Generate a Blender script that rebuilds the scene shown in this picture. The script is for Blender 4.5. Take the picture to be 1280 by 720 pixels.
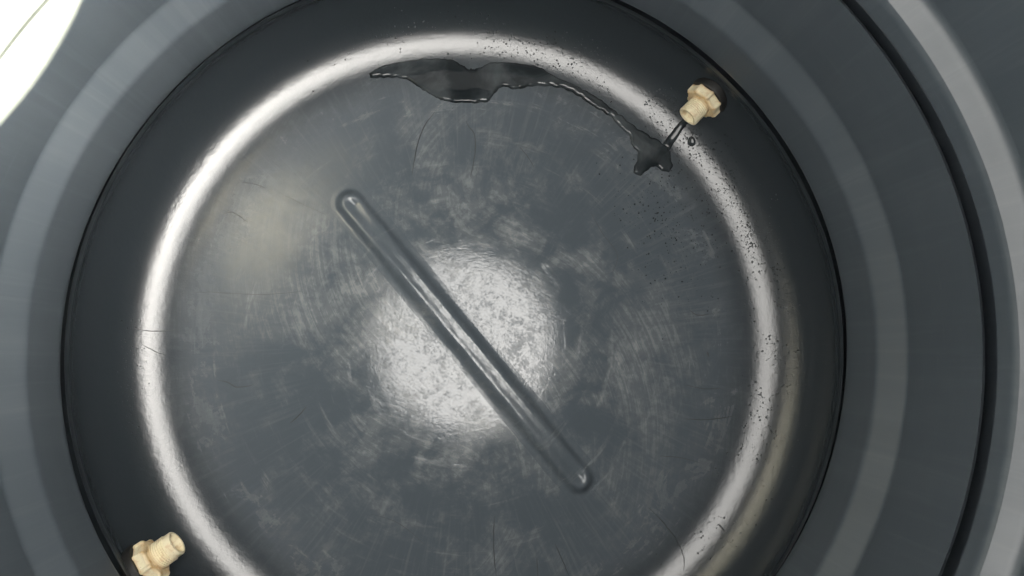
import bpy, bmesh, math, random
from mathutils import Vector, Matrix, noise
random.seed(7)
R = math.radians
scene = bpy.context.scene
for o in list(bpy.data.objects):
    bpy.data.objects.remove(o)
COL = scene.collection

# ------------------------------------------------------------------ camera
FPX = 931.0                       # focal length in photo pixels (1280 wide)
DEPTH = 1.10                      # lens height above the tank floor (m)
CAM = Vector((0.019, -0.025, DEPTH))
NADIR = (597.0, 448.0)            # where straight-down falls in the photo
cam_data = bpy.data.cameras.new('camera')
cam_data.sensor_width = 36.0
cam_data.lens = 36.0 * FPX / 1280.0
cam_data.clip_start = 0.01
cam_data.clip_end = 500.0
cam = bpy.data.objects.new('camera', cam_data)
COL.objects.link(cam)
cam.location = CAM
fwd = Vector(((640 - NADIR[0]) / FPX, (NADIR[1] - 360) / FPX, -1.0)).normalized()
rt = fwd.cross(Vector((0, 1, 0))).normalized()
up = rt.cross(fwd).normalized()
cam.rotation_euler = Matrix((rt, up, -fwd)).transposed().to_euler()
scene.camera = cam

# ------------------------------------------------------------------ sky and sun
SUN_AZ = R(120.5)                 # clockwise from +Y
SUN_EL = R(44.3)
world = bpy.data.worlds.new('World')
scene.world = world
world.use_nodes = True
wn, wl = world.node_tree.nodes, world.node_tree.links
wn.clear()
wo = wn.new('ShaderNodeOutputWorld')
bg = wn.new('ShaderNodeBackground')
sky = wn.new('ShaderNodeTexSky')
sky.sky_type = 'NISHITA'
sky.sun_disc = False
sky.sun_elevation = SUN_EL
sky.sun_rotation = SUN_AZ
sky.air_density = 1.0
sky.dust_density = 2.0
sky.ozone_density = 1.0
hsv = wn.new('ShaderNodeHueSaturation')
hsv.inputs['Saturation'].default_value = 0.06   # thin white cloud veil
wl.new(sky.outputs[0], hsv.inputs['Color'])
veil = wn.new('ShaderNodeMix'); veil.data_type = 'RGBA'; veil.blend_type = 'MULTIPLY'
veil.inputs[0].default_value = 1.0
veil.inputs[7].default_value = (1.0, 0.965, 0.90, 1)    # daylight white balance
wl.new(hsv.outputs[0], veil.inputs[6])
wl.new(veil.outputs[2], bg.inputs['Color'])
bg.inputs['Strength'].default_value = 0.15
wl.new(bg.outputs[0], wo.inputs['Surface'])
world.cycles.sampling_method = 'MANUAL'
world.cycles.sample_map_resolution = 256

sun_data = bpy.data.lights.new('sun', 'SUN')
sun_data.energy = 2.7
sun_data.angle = R(0.5)
sun_data.color = (1.0, 0.86, 0.58)
sun = bpy.data.objects.new('sun', sun_data)
COL.objects.link(sun)
to_sun = Vector((math.cos(SUN_EL) * math.sin(SUN_AZ), math.cos(SUN_EL) * math.cos(SUN_AZ), math.sin(SUN_EL)))
sun.location = to_sun * 5
sun.rotation_euler = to_sun.to_track_quat('Z', 'Y').to_euler()

vs = scene.view_settings
vs.view_transform = 'Standard'
vs.look = 'None'
vs.gamma = 1.0
vs.use_curve_mapping = False
vs.exposure = 5.2
scene.cycles.use_denoising = True
scene.cycles.max_bounces = 5
scene.cycles.diffuse_bounces = 3
scene.cycles.glossy_bounces = 3
scene.cycles.transmission_bounces = 2

# ------------------------------------------------------------------ helpers
def link(o, parent=None):
    COL.objects.link(o)
    if parent is not None:
        o.parent = parent
    return o

def mesh_obj(name, verts, faces, mat, parent=None, smooth=True, sharp=None):
    me = bpy.data.meshes.new(name)
    me.from_pydata(verts, [], faces)
    me.materials.append(mat)
    if smooth:
        me.polygons.foreach_set('use_smooth', [True] * len(me.polygons))
    me.update()
    if sharp:
        me.set_sharp_from_angle(angle=R(sharp))
    return link(bpy.data.objects.new(name, me), parent)

def empty(name, loc=(0, 0, 0), label=None, cat=None, group=None):
    o = bpy.data.objects.new(name, None)
    o.empty_display_size = 0.05
    o.location = loc
    tag(o, label, cat, group)
    return link(o)

def tag(o, label=None, cat=None, group=None, kind=None):
    if label: o['label'] = label
    if cat: o['category'] = cat
    if group: o['group'] = group
    if kind: o['kind'] = kind
    return o

def ray(px, py):
    return (fwd + rt * ((px - 640) / FPX) + up * ((360 - py) / FPX))

def on_plane(px, py, z=0.0):
    d = ray(px, py)
    t = (z - CAM.z) / d.z
    return CAM + d * t

# ------------------------------------------------------------------ node helpers
class NT:
    def __init__(self, name):
        self.mat = bpy.data.materials.new(name)
        self.mat.use_nodes = True
        self.n, self.l = self.mat.node_tree.nodes, self.mat.node_tree.links
        self.bsdf = self.n['Principled BSDF']
        self._pos = None
    def link(self, a, b):
        self.l.new(a, b)
    def put(self, sock, v):
        if hasattr(v, 'is_output') or isinstance(v, bpy.types.NodeSocket):
            self.l.new(v, sock)
        else:
            sock.default_value = v
    def pos(self):
        if self._pos is None:
            tc = self.n.new('ShaderNodeTexCoord')
            self._pos = tc.outputs['Object']
        return self._pos
    def math(self, op, a, b=0.0, c=None, clamp=False):
        m = self.n.new('ShaderNodeMath'); m.operation = op; m.use_clamp = clamp
        self.put(m.inputs[0], a); self.put(m.inputs[1], b)
        if c is not None: self.put(m.inputs[2], c)
        return m.outputs[0]
    def vmath(self, op, a, b=None, scale=None):
        m = self.n.new('ShaderNodeVectorMath'); m.operation = op
        self.put(m.inputs[0], a)
        if b is not None: self.put(m.inputs[1], b)
        if scale is not None: self.put(m.inputs['Scale'], scale)
        return m.outputs['Value'] if op in ('LENGTH', 'DOT_PRODUCT', 'DISTANCE') else m.outputs['Vector']
    def noise(self, vec, scale, detail=4, rough=0.55, dist=0.0):
        t = self.n.new('ShaderNodeTexNoise')
        self.put(t.inputs['Vector'], vec)
        t.inputs['Scale'].default_value = scale
        t.inputs['Detail'].default_value = detail
        t.inputs['Roughness'].default_value = rough
        t.inputs['Distortion'].default_value = dist
        return t.outputs['Fac']
    def ramp(self, v, a, b, lo=0.0, hi=1.0, smooth=True):
        m = self.n.new('ShaderNodeMapRange')
        m.interpolation_type = 'SMOOTHSTEP' if smooth else 'LINEAR'
        self.put(m.inputs['Value'], v)
        m.inputs['From Min'].default_value = a; m.inputs['From Max'].default_value = b
        m.inputs['To Min'].default_value = lo; m.inputs['To Max'].default_value = hi
        return m.outputs['Result']
    def mixc(self, f, a, b):
        m = self.n.new('ShaderNodeMix'); m.data_type = 'RGBA'
        self.put(m.inputs[0], f); self.put(m.inputs[6], a); self.put(m.inputs[7], b)
        return m.outputs[2]
    def combine(self, x, y, z):
        c = self.n.new('ShaderNodeCombineXYZ')
        self.put(c.inputs[0], x); self.put(c.inputs[1], y); self.put(c.inputs[2], z)
        return c.outputs[0]
    def sep(self, v):
        s = self.n.new('ShaderNodeSeparateXYZ'); self.put(s.inputs[0], v)
        return s.outputs
    def bump(self, h, strength, distance, normal=None):
        b = self.n.new('ShaderNodeBump')
        b.inputs['Strength'].default_value = strength
        b.inputs['Distance'].default_value = distance
        self.put(b.inputs['Height'], h)
        if normal is not None: self.l.new(normal, b.inputs['Normal'])
        return b.outputs[0]
    def polar(self):
        x, y, z = self.sep(self.pos())
        flat = self.combine(x, y, 0.0)
        r = self.vmath('LENGTH', flat)
        u = self.vmath('NORMALIZE', flat)
        ux, uy, _ = self.sep(u)
        return x, y, z, r, ux, uy

# ------------------------------------------------------------------ materials
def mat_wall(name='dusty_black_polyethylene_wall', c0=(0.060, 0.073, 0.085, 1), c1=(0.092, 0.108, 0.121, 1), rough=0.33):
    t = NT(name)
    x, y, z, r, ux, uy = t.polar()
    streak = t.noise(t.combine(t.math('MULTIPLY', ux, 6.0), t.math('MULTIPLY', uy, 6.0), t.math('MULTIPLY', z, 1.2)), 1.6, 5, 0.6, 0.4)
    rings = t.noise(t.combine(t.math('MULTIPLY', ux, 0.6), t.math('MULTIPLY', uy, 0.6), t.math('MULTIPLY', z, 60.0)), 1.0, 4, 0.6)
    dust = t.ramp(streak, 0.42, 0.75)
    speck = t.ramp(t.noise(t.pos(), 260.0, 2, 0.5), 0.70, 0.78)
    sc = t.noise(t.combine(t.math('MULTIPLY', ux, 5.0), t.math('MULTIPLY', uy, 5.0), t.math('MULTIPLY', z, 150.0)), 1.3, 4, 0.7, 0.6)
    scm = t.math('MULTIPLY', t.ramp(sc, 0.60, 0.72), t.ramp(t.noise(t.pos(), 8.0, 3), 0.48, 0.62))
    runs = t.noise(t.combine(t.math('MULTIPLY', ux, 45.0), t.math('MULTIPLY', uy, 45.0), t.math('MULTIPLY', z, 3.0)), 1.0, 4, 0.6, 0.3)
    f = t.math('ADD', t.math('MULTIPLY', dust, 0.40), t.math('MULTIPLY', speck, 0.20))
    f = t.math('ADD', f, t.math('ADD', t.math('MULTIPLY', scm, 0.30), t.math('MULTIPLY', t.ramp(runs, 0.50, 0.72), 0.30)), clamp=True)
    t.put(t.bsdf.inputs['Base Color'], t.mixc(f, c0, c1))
    rg = t.math('ADD', t.math('MULTIPLY', streak, 0.16), t.math('MULTIPLY', rings, 0.08))
    t.put(t.bsdf.inputs['Roughness'], t.math('ADD', rg, rough - 0.12))
    wav = t.noise(t.pos(), 9.0, 2, 0.5)
    peel = t.noise(t.pos(), 320.0, 2, 0.5)
    b = t.bump(t.math('ADD', wav, t.math('MULTIPLY', peel, 0.016)), 0.25, 0.01)
    t.put(t.bsdf.inputs['Normal'], b)
    return t.mat

def mat_floor(name='black_polyethylene_floor', gloss=0.0, wrinkle=1.0, filmed=1.0):
    t = NT(name)
    x, y, z, r, ux, uy = t.polar()
    P = t.pos()
    big = t.noise(P, 6.0, 6, 0.62, 0.7)
    mid = t.noise(P, 19.0, 7, 0.66, 0.5)
    fine = t.noise(P, 85.0, 4, 0.62, 0.3)
    radial = t.noise(t.combine(t.math('MULTIPLY', ux, 40.0), t.math('MULTIPLY', uy, 40.0), t.math('MULTIPLY', r, 7.0)), 1.5, 4, 0.6, 0.2)
    circ = t.noise(t.combine(t.math('MULTIPLY', ux, 2.2), t.math('MULTIPLY', uy, 2.2), t.math('MULTIPLY', r, 85.0)), 1.0, 4, 0.65)
    # wipe marks
    vr = t.n.new('ShaderNodeVectorRotate'); vr.rotation_type = 'Z_AXIS'
    t.put(vr.inputs['Vector'], P); t.put(vr.inputs['Angle'], t.math('ADD', -0.35, t.math('MULTIPLY', r, 4.5)))
    sx, sy, _z = t.sep(vr.outputs[0])            # wipes bend into swirls away from the middle
    wx, wy = sx, sy
    wipe = t.noise(t.combine(t.math('MULTIPLY', wx, 13.0), t.math('MULTIPLY', wy, 120.0), 0.0), 1.0, 6, 0.68, 0.5)
    inner = t.ramp(r, 0.10, 0.38, 1.0, 0.0)
    outer = t.ramp(r, 0.30, 0.42, 0.0, 1.0)
    flat = t.ramp(r, 0.37, 0.455, 1.0, 0.0)
    # dried film: patchy grey bloom
    patch = t.ramp(t.math('ADD', t.math('MULTIPLY', big, 0.6), t.math('MULTIPLY', mid, 0.4)), 0.43, 0.63)
    scuff = t.ramp(t.math('ADD', t.math('MULTIPLY', wipe, 0.6), t.math('MULTIPLY', fine, 0.4)), 0.47, 0.58)
    film = t.math('MULTIPLY', t.math('MULTIPLY', patch, filmed), t.math('ADD', t.math('MULTIPLY', scuff, 0.6), 0.4))
    film = t.math('MULTIPLY', film, t.math('ADD', t.math('MULTIPLY', inner, 0.62), t.math('MULTIPLY', flat, 0.34)))
    cscr = t.math('MULTIPLY', t.math('MULTIPLY', t.ramp(circ, 0.54, 0.76), t.ramp(mid, 0.38, 0.62)), flat)
    rscr = t.math('MULTIPLY', t.ramp(radial, 0.48, 0.75), t.math('MULTIPLY', t.ramp(r, 0.20, 0.33), flat))
    tot = t.math('ADD', film, t.math('ADD', t.math('MULTIPLY', cscr, 0.36), t.math('MULTIPLY', rscr, 0.14)), clamp=True)
    floor_col = t.mixc(flat, (0.024, 0.030, 0.035, 1), (0.080, 0.096, 0.112, 1))      # darker on the curved rim, the flat floor filmed over
    t.put(t.bsdf.inputs['Base Color'], t.mixc(tot, floor_col, (0.265, 0.276, 0.282, 1)))
    grain = t.noise(P, 300.0, 3, 0.65)
    cover = t.ramp(t.math('ADD', t.math('MULTIPLY', mid, 0.32), t.math('ADD', t.math('MULTIPLY', fine, 0.33), t.math('MULTIPLY', grain, 0.35))), 0.46, 0.58)
    t.put(t.bsdf.inputs['Specular IOR Level'], t.math('SUBTRACT', t.ramp(r, 0.24, 0.44, 0.47, 0.53), t.math('MULTIPLY', cover, t.math('MULTIPLY', flat, 0.31))))
    rg = t.math('ADD', t.math('MULTIPLY', patch, t.math('MULTIPLY', flat, 0.05)), t.math('MULTIPLY', mid, t.math('ADD', 0.02, t.math('MULTIPLY', flat, 0.07))))
    rg = t.math('ADD', rg, t.math('MULTIPLY', cscr, 0.08))
    rg = t.math('ADD', rg, t.math('MULTIPLY', t.ramp(r, 0.16, 0.42, 0.0, 1.0), 0.19))
    t.put(t.bsdf.inputs['Roughness'], t.math('ADD', rg, 0.025 + gloss))
    # relief: wrinkled skin near the middle, orange peel further out
    wr = t.noise(t.combine(t.math('MULTIPLY', wx, 110.0), t.math('MULTIPLY', wy, 230.0), 0.0), 1.0, 4, 0.62, 0.9)
    hgt = t.math('MULTIPLY', wr, t.math('ADD', t.math('MULTIPLY', t.ramp(r, 0.14, 0.30, 1.0, 0.0), 0.06 * wrinkle), 0.02))
    hgt = t.math('ADD', hgt, t.math('MULTIPLY', fine, 0.10))
    hgt = t.math('ADD', hgt, t.math('MULTIPLY', grain, 0.045))
    hgt = t.math('ADD', hgt, t.math('MULTIPLY', cscr, 0.12))
    hgt = t.math('ADD', hgt, t.math('MULTIPLY', mid, t.math('MULTIPLY', flat, 0.14)))
    hgt = t.math('ADD', hgt, t.math('MULTIPLY', t.math('MULTIPLY', fine, fine), t.math('MULTIPLY', outer, 0.30)))
    hgt = t.math('ADD', hgt, t.math('MULTIPLY', grain, t.math('MULTIPLY', outer, 0.09)))
    hgt = t.math('ADD', hgt, t.math('MULTIPLY', radial, t.math('MULTIPLY', t.math('MULTIPLY', outer, flat), 0.25)))
    t.put(t.bsdf.inputs['Normal'], t.bump(hgt, 0.40, 0.0022))
    return t.mat

def mat_plain(name, col, rough, ior=1.5, bump_scale=None, bump_d=0.0005, spots=None):
    t = NT(name)
    t.bsdf.inputs['Roughness'].default_value = rough
    t.bsdf.inputs['IOR'].default_value = ior
    if spots:
        m = t.ramp(t.noise(t.pos(), 90.0, 5, 0.6, 0.4), 0.5, 0.72)
        t.put(t.bsdf.inputs['Base Color'], t.mixc(m, col, spots))
    else:
        t.bsdf.inputs['Base Color'].default_value = col
    if bump_scale:
        t.put(t.bsdf.inputs['Normal'], t.bump(t.noise(t.pos(), bump_scale, 4), 0.4, bump_d))
    return t.mat

def mat_water(name='water_on_black_plastic', ripple=0.0):
    """thin clear water wetted onto the black plastic: mirror-smooth, the dark floor showing through"""
    t = NT(name)
    b = t.bsdf
    m = t.ramp(t.noise(t.pos(), 14.0, 5, 0.55, 0.8), 0.36, 0.76)
    t.put(b.inputs['Base Color'], t.mixc(m, (0.016, 0.020, 0.023, 1), (0.070, 0.080, 0.086, 1)))
    b.inputs['Roughness'].default_value = 0.015
    b.inputs['IOR'].default_value = 1.33
    if ripple:
        t.put(b.inputs['Normal'], t.bump(t.noise(t.pos(), 45.0, 2), ripple, 0.002))
    return t.mat

M_WALL = mat_wall(rough=0.42)
M_BASE = mat_wall('darker_black_polyethylene_wall', (0.030, 0.037, 0.043, 1), (0.044, 0.052, 0.058, 1), 0.38)  # lower wall coloured darker than the walls above
M_FLOOR = mat_floor()
M_RIDGE = mat_floor('black_polyethylene_ridge', gloss=0.09, wrinkle=0.2, filmed=0.3)
M_SCR = mat_plain('scored_black_plastic', (0.034, 0.038, 0.041, 1), 0.40)
M_OUT = mat_plain('black_polyethylene_outside', (0.03, 0.033, 0.036, 1), 0.45, bump_scale=60)
def mat_cream():
    """aged cream plastic with stain blotches, tan where nut and spout meet"""
    t = NT('aged_cream_plastic')
    x, y, z, r, ux, uy = t.polar()
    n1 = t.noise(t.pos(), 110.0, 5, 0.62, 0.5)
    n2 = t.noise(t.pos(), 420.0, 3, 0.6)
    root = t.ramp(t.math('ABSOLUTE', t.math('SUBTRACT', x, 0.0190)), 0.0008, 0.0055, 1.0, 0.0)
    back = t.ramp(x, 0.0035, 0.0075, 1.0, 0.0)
    st = t.math('ADD', t.math('MULTIPLY', t.ramp(n1, 0.46, 0.70), 0.55), t.math('MULTIPLY', t.math('MAXIMUM', root, back), 0.55))  # random stain blotches plus tanner bands at the root and back
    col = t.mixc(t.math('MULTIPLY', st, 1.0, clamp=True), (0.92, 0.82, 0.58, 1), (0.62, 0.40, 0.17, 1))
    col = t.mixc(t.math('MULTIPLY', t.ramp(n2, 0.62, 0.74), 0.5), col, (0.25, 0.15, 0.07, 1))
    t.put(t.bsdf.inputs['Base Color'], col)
    t.put(t.bsdf.inputs['Roughness'], t.math('ADD', 0.30, t.math('MULTIPLY', n1, 0.25)))
    t.put(t.bsdf.inputs['Normal'], t.bump(t.math('ADD', n1, t.math('MULTIPLY', n2, 0.4)), 0.2, 0.0004))
    return t.mat
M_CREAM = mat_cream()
M_GASKET = mat_plain('black_rubber', (0.012, 0.012, 0.012, 1), 0.6)
M_WATER = mat_water(ripple=0.05)
M_DROP = mat_water('water_drop_on_black_plastic')

# ------------------------------------------------------------------ tank profile
NT_ = 384
def oval(th, z):
    """small out-of-round of a hand-moulded wall, growing with height"""
    k = min(1.0, max(0.0, (z - 0.02) / 0.15))
    return k * (0.0022 * math.cos(2 * th - 1.1) + 0.0013 * math.cos(3 * th + 0.4) + 0.0006 * math.sin(7 * th))

FIL_R0, FIL_A, FIL_B = 0.405, 0.107, 0.100     # fillet start radius, radial and vertical size
def floor_profile():
    pts = []
    n = 90
    for i in range(n):
        r = FIL_R0 * i / n
        pts.append((r, floor_z(r)))
    m = 40
    for i in range(m + 1):
        a = (math.pi / 2) * i / m
        pts.append((FIL_R0 + FIL_A * math.sin(a), FIL_B * (1 - math.cos(a)) + floor_z(FIL_R0)))
    return pts

def floor_z(r):
    def st(a, b, v):
        t = min(1, max(0, (v - a) / (b - a)))
        return t * t * (3 - 2 * t)
    z = 0.0
    z += 0.0004 * st(0.30, 0.36, r)
    z -= 0.0004 * st(0.36, 0.405, r)
    z += 0.0002 * st(0.20, 0.26, r)
    return z

def surf_z(x, y):
    """height of the tank floor and fillet at a point"""
    r = math.hypot(x, y)
    if r <= FIL_R0:
        return floor_z(r)
    s = min(0.999, (r - FIL_R0) / FIL_A)
    return FIL_B * (1 - math.sqrt(1 - s * s)) + floor_z(FIL_R0)

def hit_surf(px, py):
    p = on_plane(px, py, 0.0)
    for _ in range(12):
        p = on_plane(px, py, surf_z(p.x, p.y))
    return p

def revolve(name, prof, mat, parent, wob=None, sharp=35, closed_centre=False, nt=NT_):
    verts, faces = [], []
    n = len(prof)
    start = 0
    if closed_centre:
        verts.append((0, 0, prof[0][1])); start = 1
    rings = n - start
    for k in range(nt):
        th = 2 * math.pi * k / nt
        c, s = math.cos(th), math.sin(th)
        for j in range(start, n):
            r, z = prof[j][0], prof[j][1]
            rr = r + oval(th, z)
            if wob: rr += wob(th, j)
            zz = z + (prof[j][2] * (math.cos(2 * th - 1.35) if len(prof[j]) == 3 else math.cos(th - prof[j][3])) if len(prof[j]) > 2 else 0)
            verts.append((rr * c, rr * s, zz))
    off = 1 if closed_centre else 0
    for k in range(nt):
        a, b = off + k * rings, off + ((k + 1) % nt) * rings
        if closed_centre:
            faces.append((0, a, b))
        for j in range(rings - 1):
            faces.append((a + j, a + j + 1, b + j + 1, b + j))
    # make normals look inward/upward (towards the axis)
    faces = [tuple(reversed(f)) for f in faces] if not closed_centre else faces
    return mesh_obj(name, verts, faces, mat, parent, True, sharp)

def d2h(d):
    return DEPTH - d

def lerp_pts(a, b, n):
    return [(a[0] + (b[0] - a[0]) * i / n, a[1] + (b[1] - a[1]) * i / n) for i in range(n + 1)]

tank = empty('water_tank', (0, 0, 0),
             'black ribbed plastic water tank seen inside, looking down at its round floor', 'tank')

fp = floor_profile()
top_r = FIL_R0 + FIL_A
Z1 = d2h(0.960)                     # first lip
floor = revolve('floor', fp, M_FLOOR, tank, closed_centre=True)
zf = fp[-1][1]
# lower wall: short straight rise, then the seam under the first rib, a deep gutter added to darken it
base = [(top_r, zf), (top_r, zf + 0.5 * (Z1 - 0.016 - zf)), (0.5085, Z1 - 0.030), (0.5050, Z1 - 0.0165), (0.5053, Z1 - 0.0150), (0.5060, Z1 - 0.0156), (0.515, Z1 - 0.035), (0.522, Z1 - 0.065), (0.553, Z1 - 0.065), (0.553, Z1 + 0.010)]
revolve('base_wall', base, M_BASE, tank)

RW, RN = 0.523, 0.500               # recessed and protruding wall radius
ribs = [   # lip distance, ledge bottom distance, ledge top distance below lens
    (0.960, 0.884, 0.857),
    (0.685, 0.651, 0.634),
    (0.470, 0.436, 0.419),
]
slot_h = [0.0, 0.028, 0.030]
for i, (dl, db, dt) in enumerate(ribs):
    zl, zb, zt = d2h(dl), d2h(db), d2h(dt)
    am = (0.0050,) if i == 0 else (0.0105, -0.35)
    rib = [(0.562, zl + 0.004) + am, (RN + 0.004, zl + 0.0005) + am, (RN + 0.001, zl + 0.0012) + am, (RN, zl + 0.004) + am]
    rib += [(p[0], p[1]) for p in lerp_pts((RN, zl + 0.012), (RN + 0.0005, zb - 0.006), 6)]
    rib += [(RN + 0.0009, zb - 0.003), (RN + 0.0020, zb - 0.0005), (RN + 0.0036, zb + 0.0018)]
    revolve('rib', rib, M_WALL, tank)
    ledge = lerp_pts((RN + 0.0036, zb + 0.0018), (RW - 0.0035, zt - 0.003), 4) + [(RW - 0.0015, zt - 0.0002), (RW - 0.0005, zt + 0.0016), (RW, zt + 0.004)]
    revolve('ledge', ledge, M_WALL, tank)
    znext = d2h(ribs[i + 1][0]) if i + 1 < len(ribs) else d2h(0.20)
    sh = slot_h[i + 1] if i + 1 < len(ribs) else 0.0
    ze = znext - 0.012 - sh
    band = [(p[0], p[1]) for p in lerp_pts((RW, zt + 0.004), (RW - 0.001, ze), 8)]
    if sh:
        band += [(RW + 0.003, ze - 0.002), (RW + 0.006, ze - 0.06), (0.561, ze - 0.06), (0.561, znext + 0.014)]  # deep gutter added behind the band so the groove stays dark
    revolve('wall_band', band, M_WALL, tank)

# shoulder, top deck and the open manhole the camera looks through
OPEN = (-0.020, 0.021)             # manhole centre
OPEN_R, ZTOP = 0.245, DEPTH - 0.06
ztop_wall = d2h(0.20)
def deck_mesh(name, zfun, mat, r_out, r_in, flip):
    verts, faces, n, m = [], [], 160, 14
    for k in range(n):
        th = 2 * math.pi * k / n
        ox, oy = r_out * math.cos(th), r_out * math.sin(th)
        ix, iy = OPEN[0] + r_in * math.cos(th), OPEN[1] + r_in * math.sin(th)
        for j in range(m + 1):
            t = j / m
            verts.append((ox + (ix - ox) * t, oy + (iy - oy) * t, zfun(t)))
    for k in range(n):
        a, b = k * (m + 1), ((k + 1) % n) * (m + 1)
        for j in range(m):
            f = (a + j, a + j + 1, b + j + 1, b + j)
            faces.append(f if flip else tuple(reversed(f)))
    return mesh_obj(name, verts, faces, mat, tank, True, 40)
deck_mesh('shoulder', lambda t: ztop_wall + (ZTOP - 0.03 - ztop_wall) * math.sin(t * math.pi / 2) - 0.004, M_WALL, RW + 0.004, OPEN_R, True)
deck_mesh('top_deck', lambda t: ztop_wall + (ZTOP - 0.03 - ztop_wall) * math.sin(t * math.pi / 2) + 0.006, M_OUT, 0.566, OPEN_R + 0.008, False)
def neck():
    prof = [(OPEN_R, ZTOP - 0.036), (OPEN_R, ZTOP - 0.004), (OPEN_R + 0.002, ZTOP), (OPEN_R + 0.012, ZTOP),
            (OPEN_R + 0.014, ZTOP - 0.004), (OPEN_R + 0.014, ZTOP - 0.030)]
    verts, faces, n, m = [], [], 160, len(prof)
    for k in range(n):
        th = 2 * math.pi * k / n
        for r, z in prof:
            verts.append((OPEN[0] + r * math.cos(th), OPEN[1] + r * math.sin(th), z))
    for k in range(n):
        a, b = k * m, ((k + 1) % n) * m
        for j in range(m - 1):
            faces.append((a + j, a + j + 1, b + j + 1, b + j))
    return mesh_obj('manhole_neck', verts, faces, M_OUT, tank, True, 40)
neck()
shell = [(0.0, -0.012), (0.40, -0.012), (0.47, -0.006), (0.525, 0.03), (0.560, 0.10), (0.566, 0.2), (0.566, ztop_wall + 0.004)]
shell_o = revolve('outer_shell', shell, M_OUT, tank, closed_centre=True, nt=160)
shell_o.data.flip_normals()

# ------------------------------------------------------------------ raised ridge on the floor
RA, RB = on_plane(438, 254, 0.006), on_plane(724, 599, 0.006)
def ridge():
    ax = (RB - RA); L = ax.length; ax = ax.normalized(); nx = Vector((-ax.y, ax.x, 0))
    HW = 0.0188
    nu, nv = 220, 44
    ext = HW * 1.9
    verts, faces = [], []
    for i in range(nu + 1):
        u = -ext + (L + 2 * ext) * i / nu
        for j in range(nv + 1):
            v = -ext + 2 * ext * j / nv
            du = -u if u < 0 else (u - L if u > L else 0.0)
            wv = v + 0.0008 * noise.noise(Vector((u * 20, 3.1, 0))) + 0.0004 * noise.noise(Vector((u * 80, v * 20, 9)))
            q = math.hypot(du, wv) / HW
            hump = 0.0115 * math.exp(-(q * 1.06) ** 4.6)
            inset = min(u, L - u)
            dish_w = 1.0
            vv = (wv - 0.003) / (HW * 0.5)
            dish = (0.0016 + 0.0055 * math.exp(-max(0, inset) / 0.03)) * math.exp(-(vv * vv)) * min(1, max(0, (inset + 0.012) / 0.02))
            rough = 0.0002 * noise.noise(Vector((u * 60, v * 160, 2))) * math.exp(-q * q)
            h = hump - dish + rough - 0.0004 * min(1, max(0, (q - 1.35) / 0.4)) + 0.0003
            p = RA + ax * u + nx * v
            verts.append((p.x, p.y, floor_z(math.hypot(p.x, p.y)) + h))
    for i in range(nu):
        for j in range(nv):
            a = i * (nv + 1) + j
            faces.append((a, a + nv + 1, a + nv + 2, a + 1))
    o = mesh_obj('ridge', verts, faces, M_RIDGE, floor)
    bm = bmesh.new(); bm.from_mesh(o.data); bmesh.ops.recalc_face_normals(bm, faces=bm.faces)
    bm.faces.ensure_lookup_table()
    if bm.faces[0].normal.z < 0: bmesh.ops.reverse_faces(bm, faces=bm.faces)
    bm.to_mesh(o.data); bm.free()
    o['label'] = 'raised diagonal ridge with dished top across the middle of the floor'
    return o
ridge()

# ------------------------------------------------------------------ hairline scratches in the floor
def catmull(pts, n=8):
    out = []
    P = [pts[0]] + pts + [pts[-1]]
    for i in range(1, len(P) - 2):
        p0, p1, p2, p3 = P[i - 1], P[i], P[i + 1], P[i + 2]
        for k in range(n):
            t = k / n
            out.append(tuple(0.5 * ((2 * p1[c]) + (-p0[c] + p2[c]) * t + (2 * p0[c] - 5 * p1[c] + 4 * p2[c] - p3[c]) * t * t
                                    + (-p0[c] + 3 * p1[c] - 3 * p2[c] + p3[c]) * t ** 3) for c in range(len(p1))))
    out.append(tuple(pts[-1]))
    return out

def ribbon(name, pxpts, width, height, mat, parent, n=6, jitter=0.6, sect=5):
    """low rounded bead following the tank surface along a traced path"""
    path = catmull([tuple(map(float, p)) for p in pxpts], n)
    pts = []
    for i, (px, py) in enumerate(path):
        px += jitter * noise.noise(Vector((i * 0.7, pxpts[0][0], 0)))
        py += jitter * noise.noise(Vector((i * 0.7, pxpts[0][0], 5)))
        p = hit_surf(px, py); pts.append(p)
    verts, faces = [], []
    N = len(pts)
    for i, p in enumerate(pts):
        d = (pts[min(N - 1, i + 1)] - pts[max(0, i - 1)]).normalized()
        side = Vector((-d.y, d.x, 0)).normalized()
        e = min(1.0, 4 * min(i + 0.15, N - 0.85 - i) / N)
        w = width * (0.35 + 0.65 * e) * (1 + 0.35 * noise.noise(Vector((i * 0.35, 1.7, pxpts[0][1]))))
        for j in range(sect):
            a = math.pi * j / (sect - 1)
            q = p + side * (w * 0.5 * math.cos(a))
            z = surf_z(q.x, q.y) + height * e * math.sin(a) - 0.00015
            verts.append((q.x, q.y, z))
    for i in range(N - 1):
        for j in range(sect - 1):
            a = i * sect + j
            faces.append((a, a + 1, a + sect + 1, a + sect))
    return mesh_obj(name, verts, faces, mat, parent)

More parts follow.
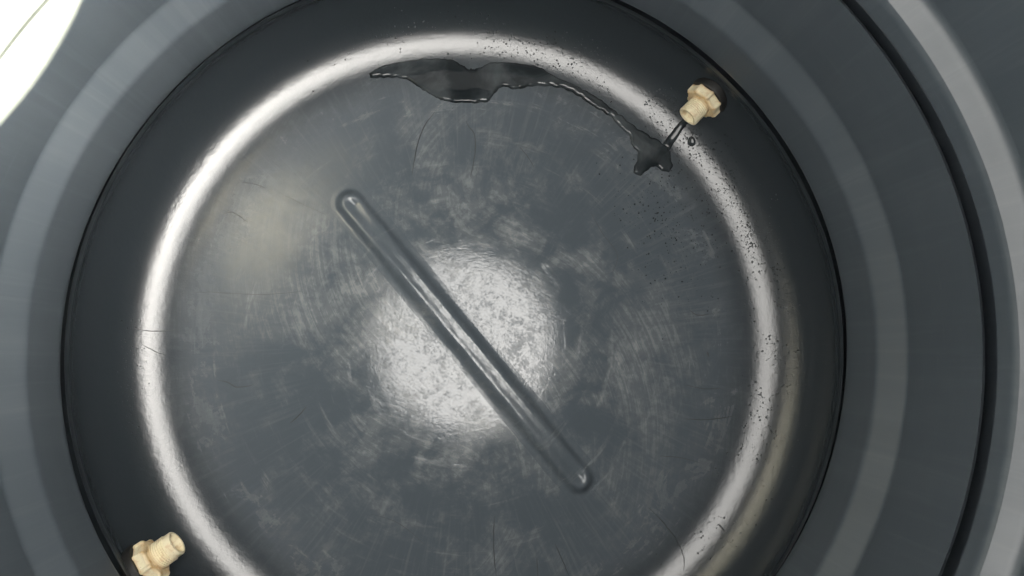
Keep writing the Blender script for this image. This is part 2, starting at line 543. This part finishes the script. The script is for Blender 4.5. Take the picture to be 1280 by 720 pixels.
SCR = [
    ([(547, 136), (532, 155), (523, 176), (518, 200), (514, 224)], .0018),
    ([(581, 148), (586, 158), (593, 168), (594, 188), (591, 208), (587, 226)], .0018),
    ([(806, 630), (828, 652), (846, 676), (855, 698), (854, 719)], .0019),
    ([(619, 640), (617, 668), (618, 700), (621, 724)], .0017),
    ([(693, 678), (702, 698), (713, 724)], .0017),
    ([(671, 695), (672, 724)], .0013),
    ([(853, 523), (878, 525), (900, 523), (922, 519)], .0018),
    ([(362, 529), (372, 521), (384, 507)], .0018),
    ([(268, 474), (285, 478), (297, 484), (322, 480)], .0014),
    ([(278, 268), (290, 265), (299, 270), (312, 279)], .0016),
    ([(300, 228), (318, 230), (334, 236)], .0014),
    ([(648, 182), (660, 196), (668, 210)], .0015),
    ([(860, 386), (872, 394), (890, 392)], .0015),
    ([(884, 440), (886, 446)], .003),
    ([(165, 410), (190, 414), (226, 412)], .0013),
    ([(176, 430), (196, 440), (210, 444)], .0014),
    ([(232, 366), (262, 365), (330, 368), (400, 362)], .0010),
    ([(340, 236), (380, 256), (416, 272)], .0009),
    ([(820, 570), (850, 572), (880, 580)], .0012),
    ([(852, 480), (880, 486), (905, 485)], .0012),
    ([(898, 655), (906, 664)], .003),
    ([(455, 640), (500, 655), (540, 690)], .0009),
    ([(730, 250), (752, 290), (772, 320), (760, 350)], .0010),
]
for pts, w in SCR:
    ribbon('scratch', pts, w * 0.85, w * 0.32, M_SCR, floor)

# ------------------------------------------------------------------ threaded tank fittings
def ring_solid(sections, nseg, poly=None):
    """lathe about +X: sections = [(x, r)], closed as a tube; poly(th) scales r"""
    verts, faces = [], []
    m = len(sections)
    for k in range(nseg):
        th = 2 * math.pi * k / nseg
        for sx, r in sections:
            rr = r * (poly(th, sx) if poly else 1.0)
            verts.append((sx, rr * math.cos(th), rr * math.sin(th)))
    for k in range(nseg):
        a, b = k * m, ((k + 1) % nseg) * m
        for j in range(m):
            j2 = (j + 1) % m
            faces.append((a + j, b + j, b + j2, a + j2))
    return verts, faces

def nut_poly(th, sx):
    s = math.pi / 4                       # eight lugs
    t = (th + 0.2) % s - s / 2
    flat = math.cos(s / 2) / math.cos(t)  # octagon
    step = 0.06 if abs(t) > s * 0.36 else 0.0
    return flat + step

def fitting(loc, angle, label, spin=0.0, thread=0.0008, tilt=0.0, L=0.030, size=1.0):
    f = empty('tank_fitting', loc, label, 'pipe fitting', 'cream fittings through the tank wall')
    f.scale = (size,) * 3
    f.rotation_euler = (spin, tilt, angle)      # local +X points to the tank axis
    v, fc = ring_solid([(-0.012, 0.0159), (-0.012, 0.0315), (0.001, 0.0315), (0.0035, 0.030), (0.0035, 0.0159)], 64)
    mesh_obj('gasket', v, fc, M_GASKET, f, True, 35)
    x0, x1 = 0.0036, 0.0185
    v, fc = ring_solid([(x0, 0.0159), (x0, 0.0268), (x0 + 0.0012, 0.0276), (x1 - 0.003, 0.0272), (x1 - 0.0006, 0.0255), (x1, 0.0242), (x1, 0.0188), (x1 - 0.002, 0.0176), (x1 - 0.002, 0.0159)], 96, nut_poly)
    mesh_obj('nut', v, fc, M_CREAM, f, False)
    xe = x1 + L
    sec = [(-0.01, 0.0118), (-0.01, 0.0158)]
    sec += [(x1 - 0.001, 0.0158)]
    n = 6
    for i in range(n):
        xa = x1 + 0.0015 + i * 0.0030
        if thread:
            sec += [(xa, 0.0158), (xa + 0.0010, 0.0158 + thread), (xa + 0.0017, 0.0158 + thread), (xa + 0.0026, 0.0158)]
    sec += [(xe - 0.008, 0.0158), (xe - 0.0075, 0.0164), (xe - 0.0015, 0.0164), (xe - 0.0003, 0.0158), (xe, 0.0152), (xe, 0.0134), (xe - 0.0012, 0.0123), (xe - 0.010, 0.0118)]
    v, fc = ring_solid(sec, 64)
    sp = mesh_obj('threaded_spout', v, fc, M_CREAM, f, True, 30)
    # plug of shadowed pipe inside the bore
    v, fc = [], []
    k = 40
    for i in range(k):
        th = 2 * math.pi * i / k
        v.append((x1 - 0.004, 0.0119 * math.cos(th), 0.0119 * math.sin(th)))
    fc.append(tuple(range(k)))
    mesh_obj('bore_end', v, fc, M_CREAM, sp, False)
    return f

def place_fit(px, py, z, label, inset=0.001, **kw):
    p = on_plane(px, py, z)
    th = math.atan2(p.y, p.x)
    rw = top_r + oval(th, z) - inset
    return fitting((rw * math.cos(th), rw * math.sin(th), z), th + math.pi, label, **kw)
place_fit(876, 130, 0.056, 'cream plastic threaded fitting dripping water, beside the puddle', inset=0.009, size=0.98, spin=0.15, thread=0.0006, L=0.027)
place_fit(199, 694, 0.082, 'cream plastic threaded fitting with clear screw rings, away from the puddle', inset=0.008, size=1.02, spin=0.4, thread=0.0018, L=0.030)

# ------------------------------------------------------------------ water
def zoom(pts):   # traced in an enlarged crop
    return [(420 + x * 0.375, 40 + y * 0.375) for x, y in pts]

PUDDLE = zoom([(110, 140), (150, 115), (220, 100), (300, 90), (380, 92), (420, 110), (450, 125), (480, 120), (510, 105), (560, 103),
    (640, 110), (690, 125), (730, 150), (770, 165), (830, 195), (880, 225), (920, 255), (960, 288), (1000, 318), (1040, 343),
    (1075, 362), (1100, 383), (1115, 410), (1120, 455), (1095, 465), (1060, 450), (1035, 462), (1015, 480), (995, 472), (990, 455),
    (1003, 430), (1005, 400), (985, 375), (980, 350), (962, 332), (938, 308), (908, 278), (868, 254), (833, 232), (790, 204), (750, 186),
    (690, 180), (640, 182), (600, 192), (555, 184), (530, 202), (510, 230), (480, 237), (400, 235), (345, 225), (310, 205),
    (275, 185), (250, 165), (215, 154), (160, 152), (120, 155)])

def water_sheet(name, outline, hmax, edge_w, cell, mat, wob=0.0):
    """closed thin body of water: level sheet with a rounded rim, lying on the tank floor"""
    loop = catmull(outline + [outline[0]], 8)[:-1]
    if wob:
        loop = [(x + 1.6 * noise.noise(Vector((x * .16, y * .16, 1))) + .7 * noise.noise(Vector((x * .5, y * .5, 4))), y + 1.6 * noise.noise(Vector((x * .16, y * .16, 6))) + .7 * noise.noise(Vector((x * .5, y * .5, 9)))) for x, y in loop]
    poly = [hit_surf(px, py) for px, py in loop]
    P2 = [(p.x, p.y) for p in poly]
    n = len(P2)
    def inside(x, y):
        c = False
        j = n - 1
        for i in range(n):
            xi, yi = P2[i]; xj, yj = P2[j]
            if (yi > y) != (yj > y) and x < (xj - xi) * (y - yi) / (yj - yi) + xi:
                c = not c
            j = i
        return c
    def dist(x, y):
        best = 1e9
        for i in range(n):
            ax, ay = P2[i]; bx, by = P2[(i + 1) % n]
            dx, dy = bx - ax, by - ay
            L2 = dx * dx + dy * dy or 1e-12
            t = max(0, min(1, ((x - ax) * dx + (y - ay) * dy) / L2))
            d = (x - ax - t * dx) ** 2 + (y - ay - t * dy) ** 2
            if d < best: best = d
        return math.sqrt(best)
    from mathutils.geometry import delaunay_2d_cdt
    pts = [Vector(p) for p in P2]
    x0 = min(p[0] for p in P2); x1 = max(p[0] for p in P2)
    y0 = min(p[1] for p in P2); y1 = max(p[1] for p in P2)
    offs = [edge_w * k for k in (0.08, 0.2, 0.34, 0.5, 0.68, 0.88)]
    for i in range(n):
        ax, ay = P2[i - 1]; bx, by = P2[(i + 1) % n]
        L = math.hypot(bx - ax, by - ay) or 1e-9
        for o in offs:
            for sg in (1, -1):
                x, y = P2[i][0] - sg * (by - ay) / L * o, P2[i][1] + sg * (bx - ax) / L * o
                if inside(x, y) and dist(x, y) > o * 0.93:
                    pts.append(Vector((x, y)))
    row = 0
    y = y0
    while y < y1:
        x = x0 + (cell * 0.5 if row % 2 else 0)
        while x < x1:
            if inside(x, y) and dist(x, y) > max(edge_w, cell * 0.45):
                pts.append(Vector((x, y)))
            x += cell
        y += cell * 0.87; row += 1
    res = delaunay_2d_cdt(pts, [(i, (i + 1) % n) for i in range(n)], [list(range(n))], 1, 1e-6)
    V, _, F = res[0], res[1], res[2]
    top, bot, dd = [], [], []
    for p in V:
        d = dist(p.x, p.y)
        ew = edge_w * (0.85 + 0.75 * noise.noise(Vector((p.x * 55, p.y * 55, 8)))) if wob else edge_w
        t = min(1.0, d / max(ew, 0.0012))
        prof = math.sqrt(max(0.0, 1 - (1 - t) ** 2))
        h = hmax * prof * (1 + wob * noise.noise(Vector((p.x * 40, p.y * 40, 3))) * t)
        s = surf_z(p.x, p.y)
        top.append((p.x, p.y, s + h + 0.0001)); bot.append((p.x, p.y, s + 0.0001)); dd.append(d)
    m = len(V)
    edges = {}
    faces = []
    for f in F:
        a, b, c = [V[i] for i in f][:3]
        ccw = (b - a).cross(c - a) if hasattr((b - a), 'cross') else 0
        f = list(f) if ccw > 0 else list(reversed(f))
        faces.append(tuple(f))
        faces.append(tuple(m + i for i in reversed(f)))
        for i in range(len(f)):
            e = (f[i], f[(i + 1) % len(f)])
            edges[e] = True
    for (a, b) in list(edges):
        if (b, a) not in edges:
            faces.append((b, a, m + a, m + b))
    return mesh_obj(name, top + bot, faces, mat, None, True, 60)

puddle = water_sheet('water_puddle', PUDDLE, 0.0040, 0.0060, 0.0024, M_WATER, 0.12)
tag(puddle, 'long dark puddle of water curving along the floor edge below the fitting', 'puddle')

TRICK = zoom([(1162, 286), (1178, 294), (1154, 328), (1138, 354), (1122, 376), (1110, 392), (1090, 378), (1104, 352), (1120, 332), (1138, 308)])
tr = water_sheet('water_trickle', TRICK, 0.0032, 0.0050, 0.0012, M_DROP)
tag(tr, 'thin dark trickle of water running from the dripping fitting into the puddle', 'water')
c = (864.5, 177)
DR = [(c[0] + 5.2 * math.cos(a) * (1 + .1 * math.sin(3 * a)), c[1] + 6.2 * math.sin(a)) for a in [i * math.pi / 5 for i in range(10)]]
dr = water_sheet('water_drop', DR, 0.0026, 0.0052, 0.0009, M_DROP)
tag(dr, 'single large water drop on the bright floor rim under the dripping fitting', 'water drop')

def beads():
    bm_v, bm_f = [], []
    def bead(p, nrm, rad, h, sx):
        t1 = nrm.orthogonal().normalized(); t2 = nrm.cross(t1)
        a0 = random.random() * 6.28
        base = len(bm_v)
        K = 7
        bm_v.append(tuple(p + nrm * h))
        for lev, (cr, ch) in enumerate(((0.55, 0.84), (0.9, 0.42), (1.0, -0.05))):
            for k in range(K):
                a = a0 + 2 * math.pi * k / K
                q = p + t1 * (rad * cr * sx * math.cos(a)) + t2 * (rad * cr * math.sin(a)) + nrm * (h * ch)
                bm_v.append(tuple(q))
        for k in range(K):
            k2 = (k + 1) % K
            bm_f.append((base, base + 1 + k, base + 1 + k2))
            for lv in range(2):
                o = base + 1 + lv * K
                bm_f.append((o + k, o + K + k, o + K + k2, o + k2))
        bm_f.append(tuple(base + 1 + 2 * K + k for k in range(K)))
    def normal(x, y):
        e = 0.0008
        gx = (surf_z(x + e, y) - surf_z(x - e, y)) / (2 * e)
        gy = (surf_z(x, y + e) - surf_z(x, y - e)) / (2 * e)
        return Vector((-gx, -gy, 1)).normalized()
    def add(x, y, rad):
        r = math.hypot(x, y)
        if r > 0.503: return
        p = Vector((x, y, surf_z(x, y)))
        bead(p, normal(x, y), rad, rad * random.uniform(0.5, 0.8), random.uniform(0.75, 1.35))
    n = 0
    while n < 4200:
        th = R(random.triangular(-60, 125, 30))
        r = random.gauss(0.457, 0.017)
        if noise.noise(Vector((math.cos(th) * 9, math.sin(th) * 9, r * 30))) < -0.10 + 0.3 * random.random() - 0.15: continue
        add(r * math.cos(th), r * math.sin(th), 0.00030 + 0.0013 * random.random() ** 5); n += 1
    n = 0
    while n < 650:      # splash field below the puddle's end
        px = random.gauss(850, 45); py = random.gauss(265, 50)
        p = on_plane(px, py)
        if math.hypot(p.x, p.y) < 0.27: continue
        add(p.x, p.y, 0.0004 + 0.0010 * random.random() ** 3); n += 1
    for _ in range(120):   # a few on the left rim
        px = random.gauss(165, 7); py = random.uniform(400, 545)
        p = on_plane(px, py, 0.02)
        add(p.x, p.y, 0.0004 + 0.0008 * random.random() ** 3)
    o = mesh_obj('water_droplets', bm_v, bm_f, M_DROP)
    tag(o, 'fine water droplets sprinkled over the curved rim of the floor', 'droplets', kind='stuff')
beads()
